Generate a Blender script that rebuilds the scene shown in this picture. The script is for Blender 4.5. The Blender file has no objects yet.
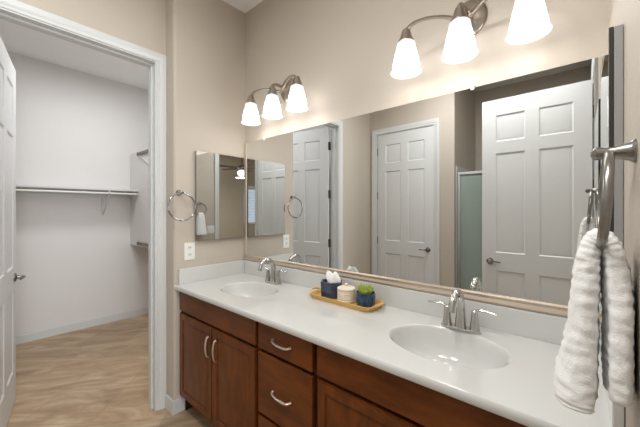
import bpy, bmesh, math, random
from mathutils import Vector, Matrix, noise
random.seed(4)
S = bpy.context.scene
COL = S.collection
R = math.radians

# ------------------------------------------------------------------ camera
cd = bpy.data.cameras.new('camera'); cam = bpy.data.objects.new('camera', cd); COL.objects.link(cam)
AZ = 0.8568
cam.location = (2.121, -1.495, 1.40)
cam.rotation_euler = (R(90), 0, math.pi/2 - AZ)
cd.sensor_width = 36; cd.lens = 302.74/640*36; cd.shift_y = -3.19/640; cd.clip_start = 0.01
S.camera = cam
# ------------------------------------------------------------------ world, exposure
S.view_settings.view_transform = 'Standard'; S.view_settings.look = 'None'
S.view_settings.exposure = 0.0; S.view_settings.gamma = 1.0
W = bpy.data.worlds.new('world'); S.world = W; W.use_nodes = True
W.node_tree.nodes['Background'].inputs[0].default_value = (0.75, 0.87, 1.0, 1)
W.node_tree.nodes['Background'].inputs[1].default_value = 1.5
# light levels
P_SHADE = 1.1      # each vanity bulb, watt
P_CEIL_FILL = 16        # added fill lights on the bathroom ceiling, unseen
P_CLOSET = 18
P_BED = 28
P_DAY_FILL = 115  # fill light at the added bedroom window

# ------------------------------------------------------------------ materials
def lin(c):
    return tuple(((v/255)/12.92 if v/255 <= .04045 else ((v/255+.055)/1.055)**2.4) for v in c) + (1,)
def mat(name, col, rough=.5, metal=0, bump=0, bscale=60, var=0, vscale=6, stretch=(1,1,1), spec=.5, coat=0, emit=None, estr=0, trans=0, ior=1.45, sheen=0, alpha=1):
    m = bpy.data.materials.new(name); m.use_nodes = True
    nt = m.node_tree; b = nt.nodes['Principled BSDF']
    c = lin(col)
    b.inputs['Base Color'].default_value = c
    b.inputs['Roughness'].default_value = rough; b.inputs['Metallic'].default_value = metal
    b.inputs['Specular IOR Level'].default_value = spec; b.inputs['IOR'].default_value = ior
    b.inputs['Coat Weight'].default_value = coat; b.inputs['Coat Roughness'].default_value = .12
    b.inputs['Transmission Weight'].default_value = trans
    b.inputs['Sheen Weight'].default_value = sheen
    if emit: b.inputs['Emission Color'].default_value = lin(emit); b.inputs['Emission Strength'].default_value = estr
    tc = nt.nodes.new('ShaderNodeTexCoord'); mp = nt.nodes.new('ShaderNodeMapping'); mp.inputs['Scale'].default_value = stretch
    nt.links.new(tc.outputs['Object'], mp.inputs[0])
    if var:
        n = nt.nodes.new('ShaderNodeTexNoise'); n.inputs['Scale'].default_value = vscale; n.inputs['Detail'].default_value = 6
        nt.links.new(mp.outputs[0], n.inputs[0])
        r = nt.nodes.new('ShaderNodeValToRGB')
        r.color_ramp.elements[0].position = .3; r.color_ramp.elements[1].position = .7
        r.color_ramp.elements[0].color = tuple(v*(1-var) for v in c[:3])+(1,)
        r.color_ramp.elements[1].color = tuple(min(1, v*(1+var)) for v in c[:3])+(1,)
        nt.links.new(n.outputs[0], r.inputs[0]); nt.links.new(r.outputs[0], b.inputs['Base Color'])
    if bump:
        n2 = nt.nodes.new('ShaderNodeTexNoise'); n2.inputs['Scale'].default_value = bscale; n2.inputs['Detail'].default_value = 3
        nt.links.new(mp.outputs[0], n2.inputs[0])
        bp = nt.nodes.new('ShaderNodeBump'); bp.inputs['Strength'].default_value = bump; bp.inputs['Distance'].default_value = .004
        nt.links.new(n2.outputs[0], bp.inputs['Height']); nt.links.new(bp.outputs[0], b.inputs['Normal'])
    return m
M = {}
M['wall'] = mat('tan_wall_paint', (194,184,171), .6, bump=.25, bscale=45)
M['closet_wall'] = mat('closet_wall_paint', (228,226,224), .7, bump=.2, bscale=45)
M['ceiling'] = mat('ceiling_paint', (246,246,244), .8, bump=.2, bscale=60)
M['trim'] = mat('white_trim_paint', (213,215,214), .35)
M['door'] = mat('white_door_paint', (218,219,219), .38)
M['marble'] = mat('cultured_marble', (209,209,206), .09, var=.012, vscale=3, coat=.4)
M['wood'] = mat('cherry_wood_vertical', (100,51,14), .32, spec=.35, var=.32, vscale=9, stretch=(3,3,.9), coat=.08)
M['wood_h'] = mat('cherry_wood_horizontal', (102,52,14), .32, spec=.35, var=.32, vscale=9, stretch=(.9,3,3), coat=.08)
M['wood_dark'] = mat('cherry_face_frame', (58,26,20), .4, var=.2, vscale=5, stretch=(5,5,1))
M['nickel'] = mat('brushed_nickel', (198,196,192), .22, 1)
M['nickel_warm'] = mat('warm_brushed_nickel', (176,166,156), .3, 1)
M['pull'] = mat('satin_pull', (216,204,190), .3, 1)
M['ring_metal'] = mat('ring_nickel', (150,148,144), .28, 1)
M['lever'] = mat('lever_nickel', (140,138,134), .2, 1)
M['shower_metal'] = mat('shower_frame_metal', (214,216,216), .3, .6)
M['hinge'] = mat('hinge_metal', (120,114,108), .4, .8)
M['chrome'] = mat('chrome', (170,170,170), .1, 1)
M['mirror'] = mat('mirror_silver', (232,234,233), .0, 1)
M['champagne'] = mat('champagne_frame', (186,171,154), .32, .35)
M['steel_edge'] = mat('cabinet_side', (168,168,168), .35, .3)
M['door_edge'] = mat('dark_mirror_edge', (62,60,58), .4, .3)
M['rail'] = mat('side_rail', (198,184,166), .4, .2)
M['dark'] = mat('dark_gap', (20,18,18), .6)
M['plastic'] = mat('white_plastic', (236,236,232), .35)
M['towel'] = mat('white_terry', (240,240,238), .95, bump=.3, bscale=300, sheen=.3)
M['bamboo'] = mat('bamboo_tray', (214,172,100), .4, var=.2, vscale=6, stretch=(1,8,8))
M['navy'] = mat('navy_glaze', (52,62,84), .18, var=.45, vscale=14, coat=.5)
M['blue_glaze'] = mat('blue_reactive_glaze', (24,60,92), .15, var=.85, vscale=70, stretch=(1,1,.4), coat=.6)
M['cream'] = mat('cream_ceramic', (226,213,195), .4, var=.05, vscale=30)
M['tissue'] = mat('tissue_paper', (240,240,238), .9)
M['leaf'] = mat('succulent_leaf', (168,186,84), .5, var=.4, vscale=40)
M['soil'] = mat('potting_soil', (60,45,34), .9, bump=.6, bscale=200)
M['tile_wall'] = mat('shower_surround', (206,210,206), .3)
M['bed_wall'] = mat('bedroom_wall_paint', (176,166,152), .6)
M['carpet'] = mat('bedroom_carpet', (176,160,140), .95, bump=.6, bscale=300)
M['fan'] = mat('fan_bronze', (70,52,44), .4, .3)
M['blind'] = mat('blind_slat', (225,228,230), .5)
# obscure shower glass: greenish, mostly scattering
m = mat('obscure_glass', (176,190,182), .35, trans=.2, bump=.5, bscale=160, ior=1.3); M['sglass'] = m
# window pane
M['pane'] = mat('window_pane', (240,245,250), .02, trans=1)
# lit frosted shade
m = bpy.data.materials.new('frosted_shade_lit'); m.use_nodes = True; nt = m.node_tree; nt.nodes.clear()
o = nt.nodes.new('ShaderNodeOutputMaterial'); e = nt.nodes.new('ShaderNodeEmission'); t = nt.nodes.new('ShaderNodeBsdfTranslucent'); d = nt.nodes.new('ShaderNodeBsdfDiffuse')
mx = nt.nodes.new('ShaderNodeMixShader'); ad = nt.nodes.new('ShaderNodeAddShader')
e.inputs[0].default_value = (1, .985, .96, 1); e.inputs[1].default_value = 3.1
t.inputs[0].default_value = (.06, .06, .06, 1); d.inputs[0].default_value = (.35, .35, .34, 1); mx.inputs[0].default_value = .4
nt.links.new(t.outputs[0], mx.inputs[1]); nt.links.new(d.outputs[0], mx.inputs[2])
nt.links.new(mx.outputs[0], ad.inputs[0]); nt.links.new(e.outputs[0], ad.inputs[1]); nt.links.new(ad.outputs[0], o.inputs[0])
tc_ = nt.nodes.new('ShaderNodeTexCoord'); sx_ = nt.nodes.new('ShaderNodeSeparateXYZ'); mr_ = nt.nodes.new('ShaderNodeMapRange'); rp_ = nt.nodes.new('ShaderNodeValToRGB'); mu_ = nt.nodes.new('ShaderNodeMath')
mr_.inputs[1].default_value = -.084; mr_.inputs[2].default_value = -.226
nt.links.new(tc_.outputs['Object'], sx_.inputs[0]); nt.links.new(sx_.outputs['Z'], mr_.inputs[0]); nt.links.new(mr_.outputs[0], rp_.inputs[0])
el = rp_.color_ramp.elements
el[0].position = 0; el[0].color = (.13,)*3+(1,); el[1].position = 1; el[1].color = (.12,)*3+(1,)
for p_, v_ in ((.28, .15), (.5, 1.0), (.72, 1.0), (.86, .18)):
    q_ = el.new(p_); q_.color = (v_,)*3+(1,)
mu_.operation = 'MULTIPLY'; mu_.inputs[1].default_value = 6.5
nt.links.new(rp_.outputs[0], mu_.inputs[0]); nt.links.new(mu_.outputs[0], e.inputs[1])
M['shade'] = m
M['bulb'] = mat('lit_bulb', (255,250,240), .5, emit=(255,248,238), estr=2.5)
M['lens'] = mat('lit_ceiling_lens', (255,250,240), .5, emit=(255,246,234), estr=3)
# floor tile
def floor_mat():
    m = bpy.data.materials.new('travertine_floor'); m.use_nodes = True; nt = m.node_tree; b = nt.nodes['Principled BSDF']
    N = nt.nodes.new; L = nt.links.new
    tc = N('ShaderNodeTexCoord'); mp = N('ShaderNodeMapping'); mp.inputs['Rotation'].default_value = (0,0,R(45)); L(tc.outputs['Object'], mp.inputs[0])
    br = N('ShaderNodeTexBrick'); br.offset = 0; br.inputs['Scale'].default_value = 1; br.inputs['Mortar Size'].default_value = .003
    br.inputs['Brick Width'].default_value = .46; br.inputs['Row Height'].default_value = .46; br.inputs['Mortar Smooth'].default_value = .4
    br.inputs['Color1'].default_value = (0,0,0,1); br.inputs['Color2'].default_value = (1,1,1,1); br.inputs['Mortar'].default_value = (.5,.5,.5,1)
    L(mp.outputs[0], br.inputs[0])
    mp2 = N('ShaderNodeMapping'); mp2.inputs['Scale'].default_value = (1,3.4,1); mp3 = N('ShaderNodeMapping'); mp3.inputs['Rotation'].default_value = (0,0,R(-52)); L(tc.outputs['Object'], mp3.inputs[0]); L(mp3.outputs[0], mp2.inputs[0])
    n = N('ShaderNodeTexNoise'); n.inputs['Scale'].default_value = 2.0; n.inputs['Detail'].default_value = 10; n.inputs['Roughness'].default_value = .65; n.inputs['Distortion'].default_value = 1.0; L(mp2.outputs[0], n.inputs[0])
    r = N('ShaderNodeValToRGB'); r.color_ramp.elements[0].position = .3; r.color_ramp.elements[0].color = lin((148,121,90))
    r.color_ramp.elements[1].position = .72; r.color_ramp.elements[1].color = lin((212,190,160)); x = r.color_ramp.elements.new(.5); x.color = lin((180,153,122))
    L(n.outputs[0], r.inputs[0])
    hs = N('ShaderNodeMixRGB'); hs.blend_type = 'MULTIPLY'; hs.inputs[0].default_value = .2; L(r.outputs[0], hs.inputs[1]); L(br.outputs['Color'], hs.inputs[2])
    mo = N('ShaderNodeMixRGB'); mo.inputs[2].default_value = lin((158,136,110)); L(br.outputs['Fac'], mo.inputs[0]); L(hs.outputs[0], mo.inputs[1])
    L(mo.outputs[0], b.inputs['Base Color']); b.inputs['Roughness'].default_value = .38
    return m
M['floor'] = floor_mat()

# ------------------------------------------------------------------ helpers
ORG = {}
def origin(o):
    while o is not None:
        if o.name in ORG: return ORG[o.name]
        o = o.parent
    return Vector((0,0,0))
def tag(o, label, cat, group=None):
    o['label'] = label; o['category'] = cat
    if group: o['group'] = group
    return o
def thing(name, loc, label, cat, group=None):
    o = bpy.data.objects.new(name, None); o.empty_display_size = .05; COL.objects.link(o); o.location = loc
    ORG[o.name] = Vector(loc); return tag(o, label, cat, group)
def sthing(name, loc):
    o = bpy.data.objects.new(name, None); o.empty_display_size = .05; COL.objects.link(o); o.location = loc
    ORG[o.name] = Vector(loc); o['kind'] = 'structure'; return o
def obj(name, bm, m, parent=None, smooth=True, loc=None, label=None):
    """bm is in world coordinates"""
    me = bpy.data.meshes.new(name)
    off = origin(parent) if parent else Vector(loc or (0,0,0))
    if smooth == 'auto' or smooth is True:
        for f in bm.faces: f.smooth = True
        for e in bm.edges:
            if len(e.link_faces) == 2:
                try:
                    if e.calc_face_angle() > R(35): e.smooth = False
                except ValueError: pass
    bmesh.ops.translate(bm, verts=bm.verts, vec=-off)
    bm.to_mesh(me); bm.free()
    o = bpy.data.objects.new(name, me); COL.objects.link(o)
    me.materials.append(m)
    if smooth: o.modifiers.new('weighted', 'WEIGHTED_NORMAL').keep_sharp = True
    if parent is not None: o.parent = parent
    elif loc: o.location = loc; ORG[o.name] = Vector(loc)
    if label: o['label'] = label
    return o
def struct(name, bm, m, parent=None, **k):
    o = obj(name, bm, m, parent, **k)
    if parent is None: o['kind'] = 'structure'
    return o
def NB(): return bmesh.new()
def box(bm, x0, x1, y0, y1, z0, z1, bev=0, seg=2):
    r = bmesh.ops.create_cube(bm, size=1); vs = r['verts']
    for v in vs:
        v.co = Vector((x0+(v.co.x+.5)*(x1-x0), y0+(v.co.y+.5)*(y1-y0), z0+(v.co.z+.5)*(z1-z0)))
    if bev:
        es = list({e for v in vs for e in v.link_edges})
        bmesh.ops.bevel(bm, geom=es, offset=bev, segments=seg, affect='EDGES', profile=.5)
    return bm
def B(x0, x1, y0, y1, z0, z1, bev=0, seg=2): return box(NB(), x0, x1, y0, y1, z0, z1, bev, seg)
def smoothpath(pts, n=8):
    P = [Vector(p) for p in pts]; out = []
    for i in range(len(P)-1):
        p0 = P[max(i-1,0)]; p1 = P[i]; p2 = P[i+1]; p3 = P[min(i+2,len(P)-1)]
        for k in range(n):
            t = k/n
            out.append(.5*((2*p1)+(-p0+p2)*t+(2*p0-5*p1+4*p2-p3)*t*t+(-p0+3*p1-3*p2+p3)*t**3))
    out.append(P[-1]); return out
def tube(bm, pts, rad, seg=12, flat=1.0, up=(0,0,1), closed=False, caps=True):
    """rad: number or list; flat scales the radius along 'up'-ish normal"""
    n = len(pts); pts = [Vector(p) for p in pts]
    rings = []; U = Vector(up)
    for i, p in enumerate(pts):
        a = pts[(i-1) % n] if (closed or i > 0) else p
        b = pts[(i+1) % n] if (closed or i < n-1) else p
        T = (b-a).normalized()
        X = T.cross(U)
        if X.length < 1e-3: X = T.cross(Vector((1,0,0)))
        X.normalize(); Z = X.cross(T).normalized(); U = Z if not closed else U
        if isinstance(rad, (int,float)): r = rad
        else:
            q = i/(n-1)*(len(rad)-1); k = min(int(q), len(rad)-2); r = rad[k]*(1-(q-k))+rad[k+1]*(q-k)
        rings.append([bm.verts.new(p + X*math.cos(2*math.pi*j/seg)*r + Z*math.sin(2*math.pi*j/seg)*r*flat) for j in range(seg)])
    m = n if closed else n-1
    for i in range(m):
        A_, B_ = rings[i], rings[(i+1) % n]
        for j in range(seg):
            bm.faces.new((A_[j], A_[(j+1)%seg], B_[(j+1)%seg], B_[j]))
    if caps and not closed:
        bm.faces.new(rings[0][::-1]); bm.faces.new(rings[-1])
    bmesh.ops.recalc_face_normals(bm, faces=bm.faces)
    return bm
def lathe(bm, prof, c=(0,0,0), axis='z', seg=28, sx=1, sy=1, sides=None, caps=False):
    """prof: (radius, height) list"""
    c = Vector(c); rings = []
    for r, h in prof:
        ring = []
        for j in range(seg):
            a = 2*math.pi*j/seg; u, v = math.cos(a)*r*sx, math.sin(a)*r*sy
            if axis == 'z': q = Vector((u, v, h))
            elif axis == 'y': q = Vector((u, h, v))
            else: q = Vector((h, u, v))
            ring.append(bm.verts.new(c+q))
        rings.append(ring)
    for A_, B_ in zip(rings, rings[1:]):
        for j in range(seg): bm.faces.new((A_[j], A_[(j+1)%seg], B_[(j+1)%seg], B_[j]))
    if caps or prof[0][0] < .02: bm.faces.new(rings[0][::-1])
    if caps or prof[-1][0] < .02: bm.faces.new(rings[-1])
    bmesh.ops.recalc_face_normals(bm, faces=bm.faces)
    return bm
def area(name, loc, size, power, col=(1,1,1), rot=(0,0,0), parent=None, shape='DISK', spread=180):
    l = bpy.data.lights.new(name, 'AREA'); l.shape = shape; l.size = size; l.energy = power; l.color = col; l.spread = R(spread)
    o = bpy.data.objects.new(name, l); COL.objects.link(o)
    if parent: o.parent = parent; o.location = Vector(loc)-origin(parent)
    else: o.location = loc
    o.rotation_euler = rot; return o

# ------------------------------------------------------------------ room shell
XR = 2.193; ZC = 3.038; XD = -.13; XD2 = -.25; XC = -2.35
YF = -2.19; YA = -3.10; XA = 1.0
W2 = 2.313
struct('floor', B(-2.5, W2, -3.3, .5, -.1, 0), M['floor'])
struct('floor_bedroom', B(W2, 6.2, -5.8, .5, -.1, 0), M['carpet'])
struct('ceiling', B(-2.5, 6.2, -5.8, .5, ZC, ZC+.1), M['ceiling'])
struct('wall_back', B(-.13, W2, 0, .12, 0, ZC), M['wall'])
bm = B(XD, 0, -.58, 0, 0, ZC)
ed = [e for e in bm.edges if abs(e.verts[0].co.x) < 1e-5 and abs(e.verts[1].co.x) < 1e-5 and e.verts[0].co.y < -.5 and e.verts[1].co.y < -.5]
bmesh.ops.bevel(bm, geom=ed, offset=.022, segments=5, affect='EDGES', profile=.5)
struct('wall_left', bm, M['wall'])
# closet doorway wall, opening y -1.47..-.65, z..2.44
bm = NB()
box(bm, XD2+.006, XD, -.635, .12, 0, ZC); box(bm, XD2+.006, XD, YF, -1.47, 0, ZC); box(bm, XD2+.006, XD, -1.47, -.635, 2.44, ZC)
struct('wall_left_doorway', bm, M['wall'])
bm = NB()   # closet side lining (white)
box(bm, XD2, XD2+.006, -.635, .35, 0, ZC); box(bm, XD2, XD2+.006, -1.9, -1.47, 0, ZC); box(bm, XD2, XD2+.006, -1.47, -.635, 2.44, ZC)
struct('wall_closet_front', bm, M['closet_wall'])
struct('wall_closet_back', B(XC-.12, XC, -1.9, .45, 0, ZC), M['closet_wall'])
struct('wall_closet_right', B(XC, XD2, .35, .45, 0, ZC), M['closet_wall'])
struct('wall_closet_left', B(XC-.12, XD2+.006, -2.0, -1.9, 0, ZC), M['closet_wall'])
# right wall with doorway y -1.83..-1.03
bm = NB()
box(bm, XR, W2, -1.03, .12, 0, ZC); box(bm, XR, W2, -3.22, -1.83, 0, ZC); box(bm, XR, W2, -1.83, -1.03, 2.46, ZC)
struct('wall_right', bm, M['wall'])
# front wall with closed door x .0..76 ; opening
DX0, DX1 = -.03, .77
bm = NB()
box(bm, XD2, DX0, YF-.12, YF, 0, ZC); box(bm, DX1, XA, YF-.12, YF, 0, ZC); box(bm, DX0, DX1, YF-.12, YF, 2.44, ZC)
box(bm, XA-.12, XA, -3.22, YF-.12, 0, ZC)
struct('wall_front', bm, M['wall'])
struct('wall_alcove', B(XA, XR, YA-.12, YA, 0, ZC), M['wall'])
# bedroom shell
bm = NB(); wy0, wy1, wz0, wz1 = -5.25, -4.15, .95, 2.12
box(bm, 6.0, 6.12, -5.7, wy0, 0, ZC); box(bm, 6.0, 6.12, wy1, -2.62, 0, ZC); box(bm, 6.0, 6.12, -1.35, .5, 0, ZC); box(bm, 6.0, 6.12, -2.62, -1.35, 0, .85); box(bm, 6.0, 6.12, -2.62, -1.35, 2.3, ZC); box(bm, 6.0, 6.12, wy0, wy1, 0, wz0); box(bm, 6.0, 6.12, wy0, wy1, wz1, ZC)
struct('wall_bedroom_far', bm, M['bed_wall'])
struct('wall_bedroom_right', B(W2, 6.0, -5.7, -5.58, 0, ZC), M['bed_wall'])
struct('wall_bedroom_left', B(W2, 6.0, .38, .5, 0, ZC), M['bed_wall'])
struct('wall_bedroom_near', B(W2-.01, W2+.006, -5.58, -3.22, 0, ZC), M['bed_wall'])

def baseboard(name, x0, x1, y0, y1, h=.085):
    bm = B(x0, x1, y0, y1, 0, h)
    ed = [e for e in bm.edges if all(v.co.z > h-.001 for v in e.verts)]
    bmesh.ops.bevel(bm, geom=ed, offset=.005, segments=2, affect='EDGES')
    struct(name, bm, M['trim'])
t = .014
bm = NB(); box(bm, XD+.02, t, -.58-t, -.58, 0, .095, .003); box(bm, 0, t, -.58, -.50, 0, .095, .003)
struct('baseboard_left', bm, M['trim'])
baseboard('baseboard_closet', XC, XC+t, -1.9, .35)
baseboard('baseboard_closet_right', XC+t, XD2, .35-t, .35)
baseboard('baseboard_left_doorway', XD, XD+t, YF, -1.54)
baseboard('baseboard_right', XR-t, XR, -.955, -.60)
baseboard('baseboard_front', DX1+.075, XA+t, YF, YF+t)
baseboard('baseboard_alcove', XA, XA+t, -2.24, YF)
# --- casing profile: stepped box strips
def casing(name, plane, a0, a1, ztop, out, w=.065, th=.018, parent=None):
    """opening a0..a1 in plane ('x',value) or ('y',value); out=+1/-1 side the trim stands on"""
    bm = NB(); ax, v = plane
    prof = [(0, 0), (0, .45), (.06, .55), (.16, .58), (.22, .42), (.30, .50), (.40, .80), (.52, .88), (.80, .94), (.90, 1), (.97, .98), (1, .88), (1, 0)]
    rows = []
    for i, q in prof:
        o_ = w*i; d = v+out*th*q; row = []
        for u, z in ((a0-o_, 0), (a0-o_, ztop+o_), (a1+o_, ztop+o_), (a1+o_, 0)):
            row.append(bm.verts.new((d, u, z) if ax == 'x' else (u, d, z)))
        rows.append(row)
    for A_, B_ in zip(rows, rows[1:]):
        for k in range(3): bm.faces.new((A_[k], A_[k+1], B_[k+1], B_[k]))
    bmesh.ops.recalc_face_normals(bm, faces=bm.faces)
    return struct(name, bm, M['trim'], parent)
def jamb(name, ax, v0, v1, a0, a1, ztop, stop=None):
    bm = NB(); tk = .018
    def bx(p0, p1, u0, u1, z0, z1):
        if ax == 'x': box(bm, p0, p1, u0, u1, z0, z1)
        else: box(bm, u0, u1, p0, p1, z0, z1)
    bx(v0, v1, a0-.001, a0+tk, 0, ztop); bx(v0, v1, a1-tk, a1+.001, 0, ztop); bx(v0, v1, a0+tk, a1-tk, ztop-tk, ztop+.001)
    if stop:
        s0, s1 = stop
        bx(s0, s1, a0+tk, a0+tk+.011, 0, ztop-tk); bx(s0, s1, a1-tk-.011, a1-tk, 0, ztop-tk); bx(s0, s1, a0+tk+.011, a1-tk-.011, ztop-tk-.011, ztop-tk)
    return struct(name, bm, M['trim'])
casing('trim_1', ('x', XD), -1.47, -.64, 2.44, 1, w=.058)
jamb('trim_2', 'x', XD2, XD+.002, -1.475, -.635, 2.45, stop=(XD2+.04, XD2+.075))
casing('trim_3', ('x', XR), -1.83, -1.03, 2.46, -1)
jamb('trim_4', 'x', XR-.002, W2+.002, -1.835, -1.025, 2.47, stop=(XR+.04, XR+.075))
casing('trim_5', ('y', YF), DX0, DX1, 2.44, 1)
jamb('trim_6', 'y', YF-.118, YF+.002, DX0-.005, DX1+.005, 2.45, stop=(YF-.118, YF-.05))
casing('trim_7', ('x', W2), -1.83, -1.03, 2.46, 1)

# ------------------------------------------------------------------ six panel doors
def door_bm(Wd, Hd, T=.035):
    """slab local: x 0..W (hinge at 0), y -T/2..T/2, z 0..H, panels on both faces"""
    bm = NB(); s, mn = .115, .10
    pw = (Wd-2*s-mn)/2
    xs = [0, s, s+pw, s+pw+mn, Wd-s, Wd]
    k = Hd/2.44
    zs = [0, .24*k, .82*k, .99*k, 1.93*k, 2.04*k, 2.29*k, Hd]
    for side in (-1, 1):
        V = [[bm.verts.new((x, side*T/2, z)) for x in xs] for z in zs]; pan = []
        for i in range(len(zs)-1):
            for j in range(len(xs)-1):
                q = (V[i][j], V[i][j+1], V[i+1][j+1], V[i+1][j])
                f = bm.faces.new(q if side < 0 else q[::-1])
                if i in (1,3,5) and j in (1,3): pan.append(f)
        bm.normal_update()
        bmesh.ops.inset_individual(bm, faces=pan, thickness=.014, depth=-.009)
        bmesh.ops.inset_individual(bm, faces=pan, thickness=.012, depth=0)
        bmesh.ops.inset_individual(bm, faces=pan, thickness=.022, depth=.006)
    loops = [((0,-T/2,0),(Wd,-T/2,0),(Wd,T/2,0),(0,T/2,0)), ((0,-T/2,Hd),(0,T/2,Hd),(Wd,T/2,Hd),(Wd,-T/2,Hd)),
             ((0,-T/2,0),(0,T/2,0),(0,T/2,Hd),(0,-T/2,Hd)), ((Wd,-T/2,0),(Wd,-T/2,Hd),(Wd,T/2,Hd),(Wd,T/2,0))]
    for L in loops: bm.faces.new([bm.verts.new(p) for p in L])
    return bm
def lever_bm(side, T=.035, hx=0, hz=.915, dirx=-1):
    bm = NB(); y = side*T/2
    lathe(bm, [(.031, 0), (.031, side*.006), (.022, side*.012), (.012, side*.016), (.011, side*.045)], (hx, y, hz), 'y', 20, caps=True)
    pts = smoothpath([(hx, y+side*.045, hz), (hx+dirx*.02, y+side*.052, hz+.002), (hx+dirx*.055, y+side*.05, hz+.003), (hx+dirx*.095, y+side*.042, hz-.002)], 5)
    tube(bm, pts, [.013, .012, .010, .008], 10, flat=.75)
    return bm
def make_door(name, Wd, Hd, loc, ang, hinges_side, hinge_zs=(.38,.99,1.6,2.2), flip=1):
    """loc = hinge point on floor, ang = direction of slab from hinge"""
    root = sthing(name, loc)
    Mx = Matrix.Translation(Vector(loc)) @ Matrix.Rotation(ang, 4, 'Z')
    def put(n, bm, m, lab=None):
        bmesh.ops.transform(bm, matrix=Mx, verts=bm.verts); return obj(n, bm, m, root, label=lab)
    bm = door_bm(Wd, Hd-.01); bmesh.ops.translate(bm, verts=bm.verts, vec=(.004, 0, .01)); put('slab', bm, M['door'])
    for sd in (-1, 1): put('door_handle', lever_bm(sd, hx=Wd-.065), M['lever'], 'brushed nickel lever handle')
    for z in hinge_zs:
        bm = NB(); y = hinges_side*.0215
        lathe(bm, [(.0065, -.05), (.0065, .05)], (-.001, y, z), 'z', 10, caps=True)
        box(bm, .0, .0037, -.017, y, z-.05, z+.05); box(bm, -.044, -.006, .0165, .0195, z-.05, z+.05)
        put('hinge', bm, M['hinge'])
    return root
# closet door, swung into the closet
make_door('door_1', .80, 2.43, (-.262, -1.438, 0), math.atan2(.145, -.79), 1)
# entry door, swung into the bathroom behind the camera
make_door('door_2', .80, 2.45, (2.186, -1.797, 0), R(180)+R(.5), 1)
# closed door in the front wall (hinge on the left jamb as seen in the mirror)
make_door('door_3', .765, 2.43, (-.012, YF-.024, 0), 0, 1)

# ------------------------------------------------------------------ bedroom windows: one seen in the mirrors, one added
root = sthing('window_1', (6.0, (wy0+wy1)/2, wz0))
bm = NB()
for a in ((wy0, wy0+.05, wz0, wz1), (wy1-.05, wy1, wz0, wz1), (wy0, wy1, wz0, wz0+.05), (wy0, wy1, wz1-.05, wz1), ((wy0+wy1)/2-.02, (wy0+wy1)/2+.02, wz0, wz1)): box(bm, 6.05, 6.09, *a)
obj('window_frame', bm, M['trim'], root)
obj('pane', B(6.065, 6.071, wy0+.04, wy1-.04, wz0+.04, wz1-.04), M['pane'], root)
root2 = sthing('added_window', (6.0, -1.985, .85))  # unseen window, added to send light through the doorway to the left wall
bm = NB()
for a in ((-2.62, -2.57, .85, 2.3), (-1.40, -1.35, .85, 2.3), (-2.57, -1.40, .85, .90), (-2.57, -1.40, 2.25, 2.3)): box(bm, 6.05, 6.09, *a)
obj('window_frame', bm, M['trim'], root2)
obj('pane', B(6.10, 6.106, -2.57, -1.40, .90, 2.25), M['pane'], root2)
dl = area('daylight_fill', (6.045, -1.985, 1.575), 1.15, P_DAY_FILL, (.93, .96, 1.0), rot=(0, R(90), 0), parent=root2, shape='RECTANGLE'); dl.data.size_y = 1.15  # added fill lamp in the unseen window, brightens the left wall
bl = thing('window_blind', (5.96, (wy0+wy1)/2, wz1), 'white horizontal slatted blind over the bedroom window seen in the mirrors', 'blind')
obj('headrail', B(5.93, 5.99, wy0-.03, wy1+.03, wz1-.02, wz1+.05, .004), M['blind'], bl)
bm = NB()
for i in range(22):
    z = wz0+.02+i*.05; r = bmesh.ops.create_cube(bm, size=1)['verts']
    bmesh.ops.transform(bm, matrix=Matrix.Translation((5.96, (wy0+wy1)/2, z)) @ Matrix.Rotation(R(28), 4, 'Y') @ Matrix.Diagonal((.045, wy1-wy0+.02, .003, 1)), verts=r)
obj('slats', bm, M['blind'], bl, smooth=False)

# ------------------------------------------------------------------ mirror on the back wall
mz0, mz1, mx0, mx1 = .995, 1.955, .012, 2.175
mr = thing('wall_mirror', (1.1, 0, mz0), 'wide frameless-topped wall mirror running above the double vanity', 'mirror')
obj('mirror_glass', B(mx0, mx1, -.006, -.0005, mz0+.004, mz1), M['mirror'], mr)
bm = NB(); 
prof = [(0,0), (-.017,0), (-.019,.008), (-.013,.022), (-.016,.034), (-.008,.041), (0,.041)]
vs0 = [bm.verts.new((mx0-.01, y-.0005, mz0+z)) for y, z in prof]; vs1 = [bm.verts.new((mx1, y-.0005, mz0+z)) for y, z in prof]
for i in range(len(prof)-1): bm.faces.new((vs0[i], vs1[i], vs1[i+1], vs0[i+1]))
bm.faces.new(vs0); bm.faces.new(vs1[::-1]); bmesh.ops.recalc_face_normals(bm, faces=bm.faces)
obj('bottom_rail', bm, M['champagne'], mr, label='champagne coloured bottom rail')
obj('side_rail', B(mx0-.011, mx0+.02, -.012, -.0005, mz0+.042, mz1, .003), M['rail'], mr, label='champagne coloured side rail')
for x, z in ((.26, mz1), (1.745, mz1)):
    bm = NB(); box(bm, x-.008, x+.008, -.012, -.0005, z-.010, z+.014, .002); lathe(bm, [(.004, 0), (.004, -.003)], (x, -.012, z+.006), 'y', 10, caps=True)
    obj('clip', bm, M['plastic'], mr, label='clear plastic mirror clip')

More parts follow.
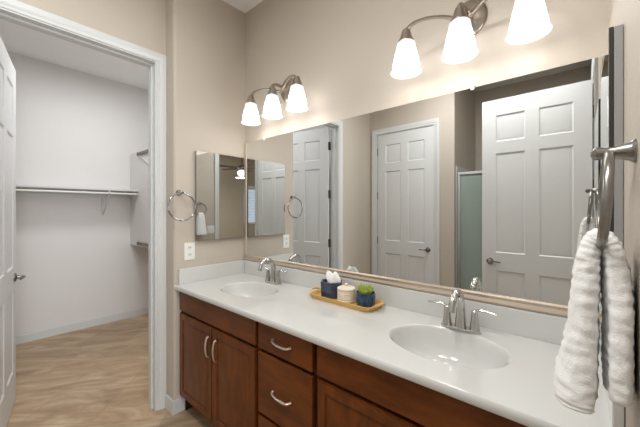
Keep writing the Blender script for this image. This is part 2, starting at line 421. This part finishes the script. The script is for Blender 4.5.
# ------------------------------------------------------------------ medicine cabinets
def medcab(x, out, y0, y1, label):
    t_ = thing('medicine_cabinet', (x, (y0+y1)/2, 1.18), label, 'medicine cabinet', 'mirrored medicine cabinets facing each other')
    a, b = sorted((x+out*.001, x+out*.016)); obj('body', B(a, b, y0+.001, y1-.001, 1.181, 1.829), M['steel_edge'], t_)
    a, b = sorted((x+out*.0165, x+out*.0245)); d_ = obj('door', B(a, b, y0, y1, 1.18, 1.83, .001, 1), M['door_edge'], t_, smooth=False)
    a, b = sorted((x+out*.0246, x+out*.0254)); obj('mirror_glass', B(a, b, y0+.001, y1-.001, 1.181, 1.829), M['mirror'], d_, smooth=False)
medcab(0, 1, -.435, -.025, 'mirrored medicine cabinet on the far left wall between towel ring and corner')
medcab(XR, -1, -.512, -.105, 'mirrored medicine cabinet seen edge-on on the right wall above the towel')

# ------------------------------------------------------------------ vanity cabinets
YC = -.53      # face frame plane
ZT = .852; TK = .115
def cab_door(root, x0, x1, z0, z1):
    bm = NB(); T = .02
    vs = [bm.verts.new(p) for p in ((x0,YC-T,z0),(x1,YC-T,z0),(x1,YC-T,z1),(x0,YC-T,z1))]
    f = bm.faces.new(vs)
    ex = bmesh.ops.extrude_face_region(bm, geom=[f]); 
    bmesh.ops.translate(bm, verts=[v for v in ex['geom'] if isinstance(v, bmesh.types.BMVert)], vec=(0, T, 0))
    bmesh.ops.recalc_face_normals(bm, faces=bm.faces)
    fr = [f for f in bm.faces if f.normal.y < -.9]
    ed = [e for e in fr[0].edges]; bmesh.ops.bevel(bm, geom=ed, offset=.005, segments=2, affect='EDGES')
    fr = [max((f for f in bm.faces if f.normal.y < -.99), key=lambda f: f.calc_area())]
    bmesh.ops.inset_individual(bm, faces=fr, thickness=.052, depth=0)
    bmesh.ops.inset_individual(bm, faces=fr, thickness=.006, depth=-.007)
    bmesh.ops.inset_individual(bm, faces=fr, thickness=.010, depth=-.001)
    bmesh.ops.inset_individual(bm, faces=fr, thickness=.022, depth=.006)
    return obj('door', bm, M['wood'], root)
def slab_front(name, root, x0, x1, z0, z1):
    return obj(name, B(x0, x1, YC-.02, YC-.0005, z0, z1, .004), M['wood_h'], root)
def pull(parent, x, z, vertical):
    bm = NB(); y = YC-.02; L = .062
    if vertical: P_ = [(x, y+.001, z-L), (x, y-.011, z-L*.8), (x, y-.018, z-L*.2), (x, y-.018, z+L*.3), (x, y-.011, z+L*.85), (x, y+.001, z+L)]
    else: P_ = [(x-L, y+.001, z+.006), (x-L*.85, y-.011, z+.002), (x-L*.3, y-.018, z-.002), (x+L*.3, y-.018, z-.003), (x+L*.8, y-.018, z), (x+L, y+.001, z+.002)]
    tube(bm, smoothpath(P_, 6), [.0075,.0055,.0065,.0075,.0065,.008], 10, flat=.8)
    obj('handle', bm, M['pull'], parent, label='curved satin metal pull')
def cabinet(x0, x1, label):
    c = thing('vanity_cabinet', ((x0+x1)/2, -.27, 0), label, 'vanity cabinet', 'wooden vanity cabinets under the countertop')
    bm = NB()
    box(bm, x0, x0+.018, YC+.02, -.004, 0, ZT); box(bm, x1-.018, x1, YC+.02, -.004, 0, ZT)
    box(bm, x0+.018, x1-.018, -.012, -.004, 0, ZT); box(bm, x0+.018, x1-.018, YC+.02, -.012, TK, TK+.018)
    box(bm, x0+.018, x1-.018, YC+.075, YC+.09, 0, TK)
    # toe kick cut: face frame starts above it
    obj('body', bm, M['wood_dark'], c)
    return c
def frame(c, x0, x1, rails, stiles):
    bm = NB()
    for a, b in stiles: box(bm, a, b, YC, YC+.02, TK, ZT)
    for a, b in rails: box(bm, x0+.03, x1-.03, YC+.0005, YC+.0195, a, b)
    obj('face_frame', bm, M['wood_dark'], c)
Z1, Z2 = .712, .695
# left sink base
c = cabinet(.006, .880, 'dark cherry sink cabinet with two doors under the far left basin')
frame(c, .006, .880, ((TK, TK+.03), (Z2-.01, Z1+.01), (ZT-.03, ZT)), ((.006, .046), (.845, .880)))
slab_front('false_front', c, .018, .868, Z1, ZT-.006)
d = cab_door(c, .018, .443, TK+.008, Z2); pull(d, .402, .57, True)
d = cab_door(c, .448, .868, TK+.008, Z2); pull(d, .488, .57, True)
# drawer base
c = cabinet(.882, 1.268, 'dark cherry cabinet with a stack of drawers between the two sink cabinets')
frame(c, .882, 1.268, ((TK, TK+.03), (.37, .40), (Z2-.01, Z1+.01), (ZT-.03, ZT)), ((.882, .905), (1.248, 1.268)))
for z0, z1, zp in ((Z1, ZT-.006, .776), (.392, Z2, .528), (TK+.008, .375, .24)):
    d = slab_front('drawer', c, .890, 1.258, z0, z1); pull(d, 1.065, zp, False)
# right sink base
c = cabinet(1.270, 2.186, 'dark cherry sink cabinet under the near right basin, cut by the photo bottom edge')
frame(c, 1.270, 2.186, ((TK, TK+.03), (Z2-.01, Z1+.01), (ZT-.03, ZT)), ((1.270, 1.31), (2.146, 2.186)))
slab_front('false_front', c, 1.284, 2.168, Z1, ZT-.006)
d = cab_door(c, 1.284, 1.725, TK+.008, Z2); pull(d, 1.69, .57, True)
d = cab_door(c, 1.738, 2.168, TK+.008, Z2); pull(d, 1.78, .57, True)

# ------------------------------------------------------------------ countertop with moulded basins
ZK = .885; YK = -.58; YB = -.022
SINKS = [(.465, -.295, .222, .162), (1.715, -.288, .222, .165)]
ct = thing('countertop', (1.09, -.29, ZT), 'long glossy white moulded vanity countertop with two oval basins', 'countertop')
bm = NB()
x_lo, x_hi = .001, XR-.001
yf, yb = YK+.012, -.001
n = 96
def rim(cx, cy, a, b, k, dz, m=n):
    return [bm.verts.new((cx+a*k*math.cos(2*math.pi*i/m), cy+b*k*math.sin(2*math.pi*i/m), ZK+dz)) for i in range(m)]
def rect_ring(cx, cy, hx):
    out = []
    for i in range(n):
        a = 2*math.pi*i/n; c_, s_ = math.cos(a), math.sin(a)
        ty = (yb-cy)/s_ if s_ > 1e-6 else ((yf-cy)/s_ if s_ < -1e-6 else 1e9)
        tx = hx/abs(c_) if abs(c_) > 1e-6 else 1e9
        q = min(tx, ty); out.append(bm.verts.new((cx+c_*q, cy+s_*q, ZK)))
    return out
HX = .30
for (cx, cy, a, b) in SINKS:
    outer = rect_ring(cx, cy, HX); r1 = rim(cx, cy, a, b, 1.03, 0); r2 = rim(cx, cy, a, b, 1.0, -.0015); 
    for A_, B_ in ((outer, r1), (r1, r2)):
        for i in range(n): bm.faces.new((A_[i], A_[(i+1)%n], B_[(i+1)%n], B_[i]))
    # corner filler triangles
    corners = [(cx+HX, yb), (cx-HX, yb), (cx-HX, yf), (cx+HX, yf)]
    for (qx, qy) in corners:
        best = None
        for i in range(n):
            p, q = outer[i].co, outer[(i+1)%n].co
            if (abs(p.x-qx) < 1e-5) != (abs(q.x-qx) < 1e-5) and (abs(p.y-qy) < 1e-5) != (abs(q.y-qy) < 1e-5) and abs(p.x-qx) < .1 and abs(q.x-qx) < .1 and abs(p.y-qy)<.1 and abs(q.y-qy)<.1: best = i
        if best is not None:
            bm.faces.new((outer[best], bm.verts.new((qx, qy, ZK)), outer[(best+1)%n]))
def quad(x0, x1): bm.faces.new([bm.verts.new(p) for p in ((x0,yf,ZK),(x1,yf,ZK),(x1,yb,ZK),(x0,yb,ZK))])
quad(x_lo, SINKS[0][0]-HX); quad(SINKS[0][0]+HX, SINKS[1][0]-HX); quad(SINKS[1][0]+HX, x_hi)
# rounded front edge, underside, back
pf = [(yf, ZK), (YK+.006, ZK+.0005-.0012), (YK+.002, ZK-.005), (YK, ZK-.012), (YK, ZK-.022), (YK+.003, ZK-.029), (YK+.010, ZT+.0005), (yb, ZT+.0005), (yb, ZK)]
A0 = [bm.verts.new((x_lo, y, z)) for y, z in pf]; A1 = [bm.verts.new((x_hi, y, z)) for y, z in pf]
for i in range(len(pf)-1):
    if 6 <= i <= 6:   # underside: only the strip in front of the bowls and behind the cabinet face
        u0 = [bm.verts.new((x_lo, YC+.02, ZT+.0005)), bm.verts.new((x_hi, YC+.02, ZT+.0005))]
        bm.faces.new((A0[6], A1[6], u0[1], u0[0])); continue
    if i == 7: continue
    bm.faces.new((A0[i], A1[i], A1[i+1], A0[i+1]))
bm.faces.new(A0); bm.faces.new(A1[::-1])
bmesh.ops.remove_doubles(bm, verts=bm.verts, dist=.00005)
bmesh.ops.recalc_face_normals(bm, faces=bm.faces)
obj('counter_slab', bm, M['marble'], ct)
for (cx, cy, a, b) in SINKS:
    bm = NB(); rings = []
    for k, dz in ((1.0, -.0015), (.97, -.006), (.94, -.018), (.90, -.04), (.84, -.07), (.74, -.10), (.58, -.122), (.4, -.134), (.2, -.139), (.09, -.141)):
        rings.append(rim(cx, cy+(.02*(1-k)), a, b, k, dz))
    for A_, B_ in zip(rings, rings[1:]):
        for i in range(n): bm.faces.new((A_[i], A_[(i+1)%n], B_[(i+1)%n], B_[i]))
    bm.faces.new(rings[-1]); bmesh.ops.recalc_face_normals(bm, faces=bm.faces)
    for f in bm.faces: f.normal_flip() if f.normal.z < 0 else None
    bs = obj('basin', bm, M['marble'], ct)
    bm = NB(); lathe(bm, [(.021, 0), (.021, .002), (.015, .003), (.014, .0), (.002, .004)], (cx, cy+.02, ZK-.1405), 'z', 20, caps=True)
    obj('drain', bm, M['nickel'], bs, label='nickel drain')
obj('backsplash', B(x_lo+.001, x_hi-.001, -.0215, -.001, ZK-.001, .992, .004), M['marble'], ct)
obj('side_splash', B(.001, .0215, -.552, -.0225, ZK-.001, .992, .004), M['marble'], ct)
obj('side_splash', B(XR-.0215, XR-.001, -.552, -.0225, ZK-.001, .992, .004), M['marble'], ct)

# ------------------------------------------------------------------ faucets
def faucet(x, y, label):
    z = ZK+.001
    f = thing('faucet', (x, y, z), label, 'faucet', 'two-handle faucets behind the basins')
    bm = NB(); lathe(bm, [(.030, 0), (.030, .006), (.027, .011), (.012, .013)], (x, y, z), 'z', 36, sx=2.75, sy=.95, caps=True)
    obj('base_plate', bm, M['nickel'], f)
    bm = NB()
    pts = smoothpath([(x, y, z+.008), (x, y+.004, z+.06), (x, y+.001, z+.115), (x, y-.018, z+.155), (x, y-.06, z+.168), (x, y-.098, z+.150), (x, y-.115, z+.118), (x, y-.119, z+.102)], 6)
    tube(bm, pts, [.025, .020, .0165, .0155, .0145, .0135, .0125, .0135], 18)
    obj('spout', bm, M['nickel'], f)
    for s in (-1, 1):
        bm = NB(); hx = x+s*.056
        lathe(bm, [(.021, .006), (.019, .02), (.015, .05), (.0125, .078), (.0125, .088), (.006, .093)], (hx, y, z), 'z', 20, caps=True)
        pts = smoothpath([(hx, y, z+.082), (hx+s*.016, y-.002, z+.096), (hx+s*.045, y-.004, z+.098), (hx+s*.085, y-.006, z+.093)], 6)
        tube(bm, pts, [.010, .010, .009, .007], 14, flat=.55)
        obj('lever_handle', bm, M['nickel'], f)
faucet(.462, -.088, 'brushed nickel two-handle faucet at the far left basin')
faucet(1.722, -.105, 'brushed nickel two-handle faucet at the near right basin')

# ------------------------------------------------------------------ tray and its things
TX, TY = 1.11, -.116; TR = R(-1.2)
def rot(bm, c=(TX, TY), a=TR):
    bmesh.ops.rotate(bm, cent=(c[0], c[1], 0), matrix=Matrix.Rotation(a, 3, 'Z'), verts=bm.verts); return bm
tray = thing('serving_tray', (TX, TY, ZK), 'long bamboo-coloured wooden tray on the counter holding three containers', 'tray')
bm = NB(); hx, hy = .218, .084
def rr(hx, hy, z, r=.03, k=5):
    out = []
    for (sx, sy, a0) in ((1,1,0),(-1,1,90),(-1,-1,180),(1,-1,270)):
        for i in range(k+1):
            a = R(a0+90*i/k); out.append(bm.verts.new((TX+sx*(hx-r)+r*math.cos(a), TY+sy*(hy-r)+r*math.sin(a), z)))
    return out
Z0 = ZK+.0005
rg = [rr(hx-.015, hy-.012, Z0), rr(hx, hy, Z0+.026), rr(hx-.008, hy-.008, Z0+.026), rr(hx-.02, hy-.018, Z0+.008)]
for A_, B_ in zip(rg, rg[1:]):
    for i in range(len(A_)): bm.faces.new((A_[i], A_[(i+1)%len(A_)], B_[(i+1)%len(A_)], B_[i]))
bm.faces.new(rg[0][::-1]); bm.faces.new(rg[-1]); bmesh.ops.recalc_face_normals(bm, faces=bm.faces)
obj('tray_body', rot(bm), M['bamboo'], tray)
for s in (-1, 1):
    bm = NB()
    tube(bm, smoothpath([(TX+s*.209, TY-.04, Z0+.022), (TX+s*.232, TY-.025, Z0+.034), (TX+s*.238, TY, Z0+.036), (TX+s*.232, TY+.025, Z0+.034), (TX+s*.209, TY+.04, Z0+.022)], 5), .006, 8)
    obj('tray_handle', rot(bm), M['bamboo'], tray)
zt = Z0+.0085
def pos(u, v): return (TX+u*math.cos(TR)-v*math.sin(TR), TY+u*math.sin(TR)+v*math.cos(TR))
# tissue box (hexagonal, glazed)
px, py = pos(-.105, .01)
tb = thing('tissue_box', (px, py, zt), 'hexagonal navy glazed tissue holder with white tissue rising out', 'tissue box')
bm = NB(); lathe(bm, [(.064, 0), (.070, .004), (.074, .088), (.072, .091), (.060, .091), (.058, .088), (.058, .05)], (px, py, zt), 'z', 6, caps=True, sy=.86)
obj('holder', bm, M['navy'], tb, smooth=False)
bm = NB(); n2 = 24; rings = []
for i in range(10):
    q = i/9; ring = []
    for j in range(n2):
        a = 2*math.pi*j/n2
        r = (.024+.018*math.sin(q*2.4))*(1+.28*math.sin(a*3+q*2)+.12*math.sin(a*7+1))*(1-.35*q**3)
        ring.append(bm.verts.new((px+r*1.1*math.cos(a)+.010*q+.006*math.sin(q*5), py+r*.62*math.sin(a), zt+.055+q*(.085+.010*math.sin(a*2+.6)))))
    rings.append(ring)
for A_, B_ in zip(rings, rings[1:]):
    for j in range(n2): bm.faces.new((A_[j], A_[(j+1)%n2], B_[(j+1)%n2], B_[j]))
cv = bm.verts.new((px+.012, py, zt+.134))
for j in range(n2): bm.faces.new((rings[-1][j], rings[-1][(j+1)%n2], cv))
obj('tissue', bm, M['tissue'], tb, label='white pulled-up tissue')
# lidded jar
px, py = pos(.022, -.012)
j_ = thing('lidded_jar', (px, py, zt), 'round cream ceramic jar with ribbed body and knobbed lid', 'jar')
prof = [(.043, 0), (.049, .004)]
for i in range(6): prof += [(.0495, .008+i*.0095), (.052, .0128+i*.0095)]
prof += [(.0495, .066), (.044, .068)]
bm = NB(); lathe(bm, prof, (px, py, zt), 'z', 32, caps=True); obj('jar_body', bm, M['cream'], j_)
bm = NB(); lathe(bm, [(.0505, .0682), (.0525, .072), (.050, .078), (.035, .084), (.012, .086), (.007, .089), (.011, .096), (.007, .102), (.002, .103)], (px, py, zt), 'z', 32, caps=True); obj('lid', bm, M['cream'], j_)
# succulent pot
px, py = pos(.140, .0)
sp = thing('potted_succulent', (px, py, zt), 'small green succulent in a round mottled blue glazed pot', 'plant')
bm = NB(); lathe(bm, [(.040, 0), (.049, .006), (.053, .03), (.053, .055), (.050, .072), (.046, .072), (.044, .058)], (px, py, zt), 'z', 32, caps=True); obj('pot', bm, M['blue_glaze'], sp)
bm = NB(); lathe(bm, [(.043, .0), (.0, .004)], (px, py, zt+.0585), 'z', 20, caps=False); obj('soil', bm, M['soil'], sp)
bm = NB()
for k in range(70):
    a = k*2.399; rr_ = .038*math.sqrt((k+.5)/70); L = random.uniform(.026, .05)
    b0 = Vector((px+rr_*.75*math.cos(a), py+rr_*.75*math.sin(a), zt+.06)); dr = Vector((math.cos(a)*rr_*12, math.sin(a)*rr_*12, 1)).normalized()
    tube(bm, [b0, b0+dr*L*.4, b0+dr*L*.8+Vector((0,0,.002)), b0+dr*L+Vector((0,0,.005))], [.003, .0045, .0035, .0006], 6)
obj('leaves', bm, M['leaf'], sp)

# ------------------------------------------------------------------ vanity light fixtures
def vanity_light(xc, zc, label):
    f = thing('vanity_light', (xc, 0, zc), label, 'wall light', 'three-shade vanity lights above the mirror')
    bm = NB(); lathe(bm, [(.070, -.001), (.070, -.008), (.060, -.018), (.034, -.024), (.022, -.03), (.018, -.05), (.008, -.056)], (xc, 0, zc), 'y', 32, sx=1.05, sy=1.2, caps=True)
    obj('canopy', bm, M['nickel_warm'], f)
    ys = -.152
    for s in (-1, 1):
        bm = NB()
        pts = [(xc-s*.012, -.045, zc-.015), (xc+s*.03, -.08, zc-.026), (xc+s*.07, -.10, zc-.010), (xc+s*.115, -.12, zc-.001), (xc+s*.16, -.138, zc+.000), (xc+s*.205, -.150, zc-.008), (xc+s*.232, ys, zc-.026), (xc+s*.2385, ys, zc-.045)]
        tube(bm, smoothpath(pts, 6), [.011, .013, .011, .010, .010, .011, .013, .016], 12, flat=.7)
        obj('arm', bm, M['nickel_warm'], f)
    bm = NB(); tube(bm, smoothpath([(xc, -.04, zc), (xc, -.09, zc+.004), (xc, -.13, zc-.002), (xc, ys, zc-.02), (xc, ys, zc-.045)], 6), [.010, .010, .011, .013], 12)
    obj('arm', bm, M['nickel_warm'], f)
    for k in (-1, 0, 1):
        x = xc+k*.2385; zs = zc-.056
        bm = NB(); lathe(bm, [(.012, .034), (.019, .028), (.026, .0), (.037, -.024), (.037, -.030), (.030, -.030)], (x, ys, zs), 'z', 24, caps=True)
        obj('socket_cup', bm, M['nickel_warm'], f)
        zz = zs-.028
        pr = [(.036, 0), (.042, -.006), (.046, -.03), (.053, -.07), (.060, -.105), (.066, -.130), (.072, -.140), (.0705, -.1425), (.063, -.130), (.057, -.105), (.050, -.07), (.043, -.03), (.039, -.008), (.033, -.002)]
        bm = NB(); lathe(bm, pr, (x, ys, zz), 'z', 32); sh = obj('lamp_shade', bm, M['shade'], f)
        sh['label'] = 'frosted white bell glass shade, lit'
        bm = NB(); lathe(bm, [(.012, -.012), (.014, -.03), (.025, -.055), (.029, -.072), (.024, -.090), (.010, -.100)], (x, ys, zz), 'z', 20, caps=True)
        b_ = obj('bulb', bm, M['bulb'], sh); b_.visible_shadow = True
        l = bpy.data.lights.new('bulb_light', 'POINT'); l.energy = P_SHADE; l.color = (1, .98, .955); l.shadow_soft_size = .03
        lo = bpy.data.objects.new('bulb_light', l); COL.objects.link(lo); lo.parent = sh; lo.location = Vector((x, ys, zz-.135))-Vector(f.location)
vanity_light(.528, 2.263, 'three-shade brushed nickel vanity light above the far left basin')
vanity_light(1.732, 2.274, 'three-shade brushed nickel vanity light above the near right basin, cut by the photo top')

# ------------------------------------------------------------------ towel rings
def towel_ring(x, out, y, z, rad, rr_, tilt, m, label, hang=.047):
    t_ = thing('towel_ring', (x, y, z), label, 'towel ring', 'metal towel rings on opposite walls')
    bm = NB(); P_ = [(.021, 0), (.021, .003), (.017, .008), (.0105, .028), (.0095, .040), (.012, .046), (.012, .053), (.008, .058), (.004, .060)]
    lathe(bm, [(r, out*h) for r, h in P_], (x+out*.0005, y, z), 'x', 24, caps=True)
    obj('post', bm, m, t_)
    bm = NB(); xo = x+out*hang
    pts = [(xo+out*tilt*(1-math.cos(2*math.pi*i/48)), y+rad*math.sin(2*math.pi*i/48), z-.004-rad*(1-math.cos(2*math.pi*i/48))) for i in range(48)]
    tube(bm, pts, rr_, 12, closed=True, up=(1,0,0)); obj('ring', bm, m, t_)
    return t_
towel_ring(0, 1, -.547, 1.522, .094, .0055, .004, M['chrome'], 'empty chrome towel ring on the left wall beside the medicine cabinet')
towel_ring(XR, -1, -.722, 1.506, .086, .0074, .0055, M['ring_metal'], 'brushed nickel towel ring on the right wall holding the white towel', hang=.036)

# ------------------------------------------------------------------ towel through the right ring
def towel():
    bm = NB(); yc = -.722
    # centre path x,z ; half width in y ; half thickness in x
    K = [(2.109, 1.043, .076, .030), (2.110, 1.065, .077, .032), (2.116, 1.12, .068, .027), (2.121, 1.18, .060, .023), (2.125, 1.25, .054, .020), (2.129, 1.305, .046, .018), (2.136, 1.338, .040, .016),
         (2.1465, 1.350, .038, .015), (2.158, 1.338, .040, .015), (2.166, 1.30, .048, .018), (2.170, 1.24, .056, .020), (2.171, 1.17, .062, .020), (2.171, 1.11, .064, .020), (2.171, 1.07, .063, .0195)]
    P_ = smoothpath([(a, 0, b) for a, b, _, _ in K], 12)
    m_ = len(P_); seg = 72; rings = []
    for i, p in enumerate(P_):
        q = i/(m_-1)*(len(K)-1); k = min(int(q), len(K)-2); u = q-k
        hw = K[k][2]*(1-u)+K[k+1][2]*u; ht = K[k][3]*(1-u)+K[k+1][3]*u
        a = P_[max(i-1,0)]; b = P_[min(i+1,m_-1)]; T = (b-a).normalized(); Nn = Vector((T.z, 0, -T.x))
        rib = .0007*math.sin(i*1.55)
        endt = min(i, m_-1-i)/3.0; es = 1 if endt >= 1 else (.86+.14*endt)
        ring = []
        for j in range(seg):
            an = 2*math.pi*j/seg; c_, s_ = math.cos(an), math.sin(an)
            # superellipse with soft folds
            cc = math.copysign(abs(c_)**.8, c_); ss = math.copysign(abs(s_)**.75, s_)
            fold = 1+.20*math.sin(3*an+i*.035)*abs(c_)+.10*math.sin(5*an+1.2)
            yy = yc+cc*hw*es; d = ss*(ht*fold)*es
            pt = Vector((p.x, yy, p.z))+Nn*d
            nr = noise.noise(pt*Vector((1,1,2.2))*38)*.0027+noise.noise(pt*110)*.0013
            pt += (Nn*ss+Vector((0, cc, 0)))*(rib+nr)
            pt.x = min(pt.x, XR-.0012)
            ring.append(bm.verts.new(pt))
        rings.append(ring)
    for A_, B_ in zip(rings, rings[1:]):
        for j in range(seg): bm.faces.new((A_[j], A_[(j+1)%seg], B_[(j+1)%seg], B_[j]))
    for rg_ in (rings[0], rings[-1]):
        c0 = sum((v.co for v in rg_), Vector())/seg; cv = bm.verts.new(c0+Vector((0,0,.004)))
        for j in range(seg): bm.faces.new((rg_[j], rg_[(j+1)%seg], cv))
    bmesh.ops.recalc_face_normals(bm, faces=bm.faces)
    for f in bm.faces: f.smooth = True
    o = obj('hand_towel', bm, M['towel'], None, smooth=False, loc=(2.1465, yc, 1.0))
    for p in o.data.polygons: p.use_smooth = True
    tag(o, 'fluffy white ribbed hand towel hanging through the ring on the right wall', 'towel')
towel()

# ------------------------------------------------------------------ outlets and switch
def outlet(y, z, label):
    o = thing('wall_outlet', (0, y, z), label, 'outlet')
    obj('cover_plate', B(.0005, .006, y-.038, y+.038, z-.062, z+.062, .002), M['plastic'], o)
    for dz in (-.024, .024):
        bm = NB(); lathe(bm, [(.0165, 0), (.016, .0015)], (.006, y, z+dz), 'x', 20, caps=True, sy=1)
        r_ = obj('receptacle', bm, M['plastic'], o)
        bm = NB(); box(bm, .0073, .0079, y-.0085, y-.0050, z+dz-.003, z+dz+.009); box(bm, .0073, .0079, y+.0050, y+.0085, z+dz-.003, z+dz+.009); lathe(bm, [(.0025, 0), (.0025, .0006)], (.0073, y, z+dz-.008), 'x', 10, caps=True)
        obj('slot', bm, M['dark'], r_, label='dark outlet slots')
outlet(-.472, 1.108, 'white outlet plate with two sockets on the left wall above the side splash')
sy_, sz_ = -.905, 1.11
o = thing('light_switch', (XR, sy_, sz_), 'white switch plate on the right wall between towel and doorway, seen in the cabinet mirror', 'light switch')
obj('cover_plate', B(XR-.006, XR-.0005, sy_-.058, sy_+.058, sz_-.058, sz_+.058, .002), M['plastic'], o)
for dy in (-.024, .024): obj('rocker', B(XR-.009, XR-.006, sy_+dy-.016, sy_+dy+.016, sz_-.033, sz_+.033, .001), M['plastic'], o)

# ------------------------------------------------------------------ closet fittings
sh = thing('closet_shelf', (XC, -.8, 1.65), 'white shelf along the closet back wall with a hanging rod beneath', 'shelf')
obj('shelf_board', B(XC+.0005, -2.05, -1.895, -.13, 1.632, 1.65, .002), M['trim'], sh)
obj('cleat', B(XC+.0005, XC+.02, -1.895, -.13, 1.55, 1.6315), M['trim'], sh)
bm = NB(); tube(bm, [(-2.075, -1.893, 1.60), (-2.075, -.132, 1.60)], .0125, 14); obj('hanging_rod', bm, M['plastic'], sh)
bm = NB(); yb_ = -.43
box(bm, XC+.0005, XC+.012, yb_-.012, yb_+.012, 1.34, 1.6315)
tube(bm, smoothpath([(XC+.01, yb_, 1.345), (-2.22, yb_, 1.43), (-2.10, yb_, 1.555), (-2.075, yb_, 1.58), (-2.055, yb_, 1.60), (-2.06, yb_, 1.625)], 5), .007, 8)
box(bm, XC+.01, -2.06, yb_-.008, yb_+.008, 1.617, 1.6318)
obj('bracket', bm, M['trim'], sh)
dv = thing('closet_divider_panel', (-2.0, -.115, .96), 'white upright closet panel at the right end of the long shelf', 'closet panel')
obj('panel', B(XC+.0005, -1.60, -.128, -.108, .955, 2.13, .002), M['closet_wall'], dv)
obj('top_shelf', B(XC+.0005, -1.60, -.107, .345, 2.10, 2.13, .002), M['trim'], dv)
obj('lower_shelf', B(XC+.0005, -1.60, -.107, .345, .955, .985, .002), M['trim'], dv)
for z in (2.095, .99):
    bm = NB(); box(bm, -2.05, -1.62, -.146, -.1285, z-.018, z+.018, .004); lathe(bm, [(.022, 0), (.022, -.02)], (-2.03, -.1285, z), 'y', 16, caps=True)
    obj('rod_socket', bm, M['hinge'], dv, label='metal rail end on the white panel')
bm = NB(); tube(bm, [(-2.00, -.140, 2.08), (-1.66, -.140, 1.93)], .005, 8); obj('brace', bm, M['trim'], dv)

# ------------------------------------------------------------------ shower seen in the mirror
YS = -2.27
se = thing('shower_enclosure', (1.6, YS, 0), 'framed shower enclosure with obscure green-grey glass, seen in the mirror', 'shower')
obj('curb', B(XA+.001, XR-.001, YS-.06, YS+.06, 0.0005, .12, .006), M['tile_wall'], se)
bm = NB(); H_ = 1.845
for x in (XA+.0295, 1.60, XR-.0295): box(bm, x-.014, x+.014, YS-.015, YS+.015, .121, H_, .003)
box(bm, XA+.0155, XR-.0155, YS-.018, YS+.018, H_-.03, H_, .003); box(bm, XA+.0155, XR-.0155, YS-.015, YS+.015, .121, .15, .003)
obj('frame', bm, M['shower_metal'], se)
for a, b in ((XA+.044, 1.586), (1.614, XR-.044)): obj('glass_panel', B(a, b, YS-.003, YS+.003, .15, H_-.03), M['sglass'], se)
bm = NB(); box(bm, XA+.0005, XA+.012, YA+.0005, YS+.03, .121, 1.92); box(bm, XR-.012, XR-.0005, YA+.0005, YS+.03, .121, 1.92); box(bm, XA+.012, XR-.012, YA+.0005, YA+.012, .121, 1.92)
struct('wall_shower_surround', bm, M['tile_wall'])

# ------------------------------------------------------------------ ceiling fan of the bedroom
fx, fy, fz = 4.35, -2.95, 2.46
fn = thing('ceiling_fan', (fx, fy, ZC), 'dark bedroom ceiling fan with white light globe, seen in the cabinet mirror', 'ceiling fan')
bm = NB(); lathe(bm, [(.07, 0), (.06, -.04), (.015, -.06), (.013, fz-ZC+.07)], (fx, fy, ZC-.0005), 'z', 20, caps=True); obj('downrod', bm, M['fan'], fn)
bm = NB(); lathe(bm, [(.03, .08), (.10, .05), (.11, 0), (.08, -.04), (.05, -.06)], (fx, fy, fz), 'z', 24, caps=True); obj('motor', bm, M['fan'], fn)
for k in range(5):
    a = R(72*k+88); bm = B(.10, .62, -.06, .06, -.004, .004, .003)
    bmesh.ops.transform(bm, matrix=Matrix.Translation((fx, fy, fz-.01)) @ Matrix.Rotation(a, 4, 'Z') @ Matrix.Rotation(R(10), 4, 'X'), verts=bm.verts)
    obj('blade', bm, M['fan'], fn)
bm = NB(); lathe(bm, [(.04, -.06), (.10, -.09), (.115, -.13), (.09, -.18), (.04, -.21), (.005, -.215)], (fx, fy, fz), 'z', 24, caps=True); gl = obj('light_globe', bm, M['lens'], fn)
area('fan_light', (fx, fy, fz-.25), .3, P_BED, (1, .95, .88), parent=fn)

# ------------------------------------------------------------------ ceiling lights; the two in the bathroom are added fill
def ceiling_light(x, y, p, label, size=.46):
    c = thing('ceiling_light', (x, y, ZC), label, 'ceiling light', 'round flush ceiling lights')
    bm = NB(); lathe(bm, [(size/2+.02, -.0005), (size/2+.02, -.03), (size/2, -.034), (size/2-.005, -.01)], (x, y, ZC), 'z', 36); obj('trim_ring', bm, M['nickel_warm'], c)
    bm = NB(); lathe(bm, [(size/2-.002, -.012), (size/2-.002, -.032), (size*.4, -.042), (size*.2, -.048), (.005, -.05)], (x, y, ZC), 'z', 36, caps=True); obj('lens', bm, M['lens'], c)
    area('lamp', (x, y, ZC-.056), size*.9, p, (.985, .99, 1), parent=c)
ceiling_light(1.72, -1.35, P_CEIL_FILL*.8, 'added round fill light, unseen, on the bathroom ceiling in front of the near basin')
ceiling_light(1.0, -1.5, P_CEIL_FILL*1.15, 'added round fill light, unseen, on the bathroom ceiling in front of the far basin')
ceiling_light(-1.1, -.6, P_CLOSET, 'round white flush light on the closet ceiling')
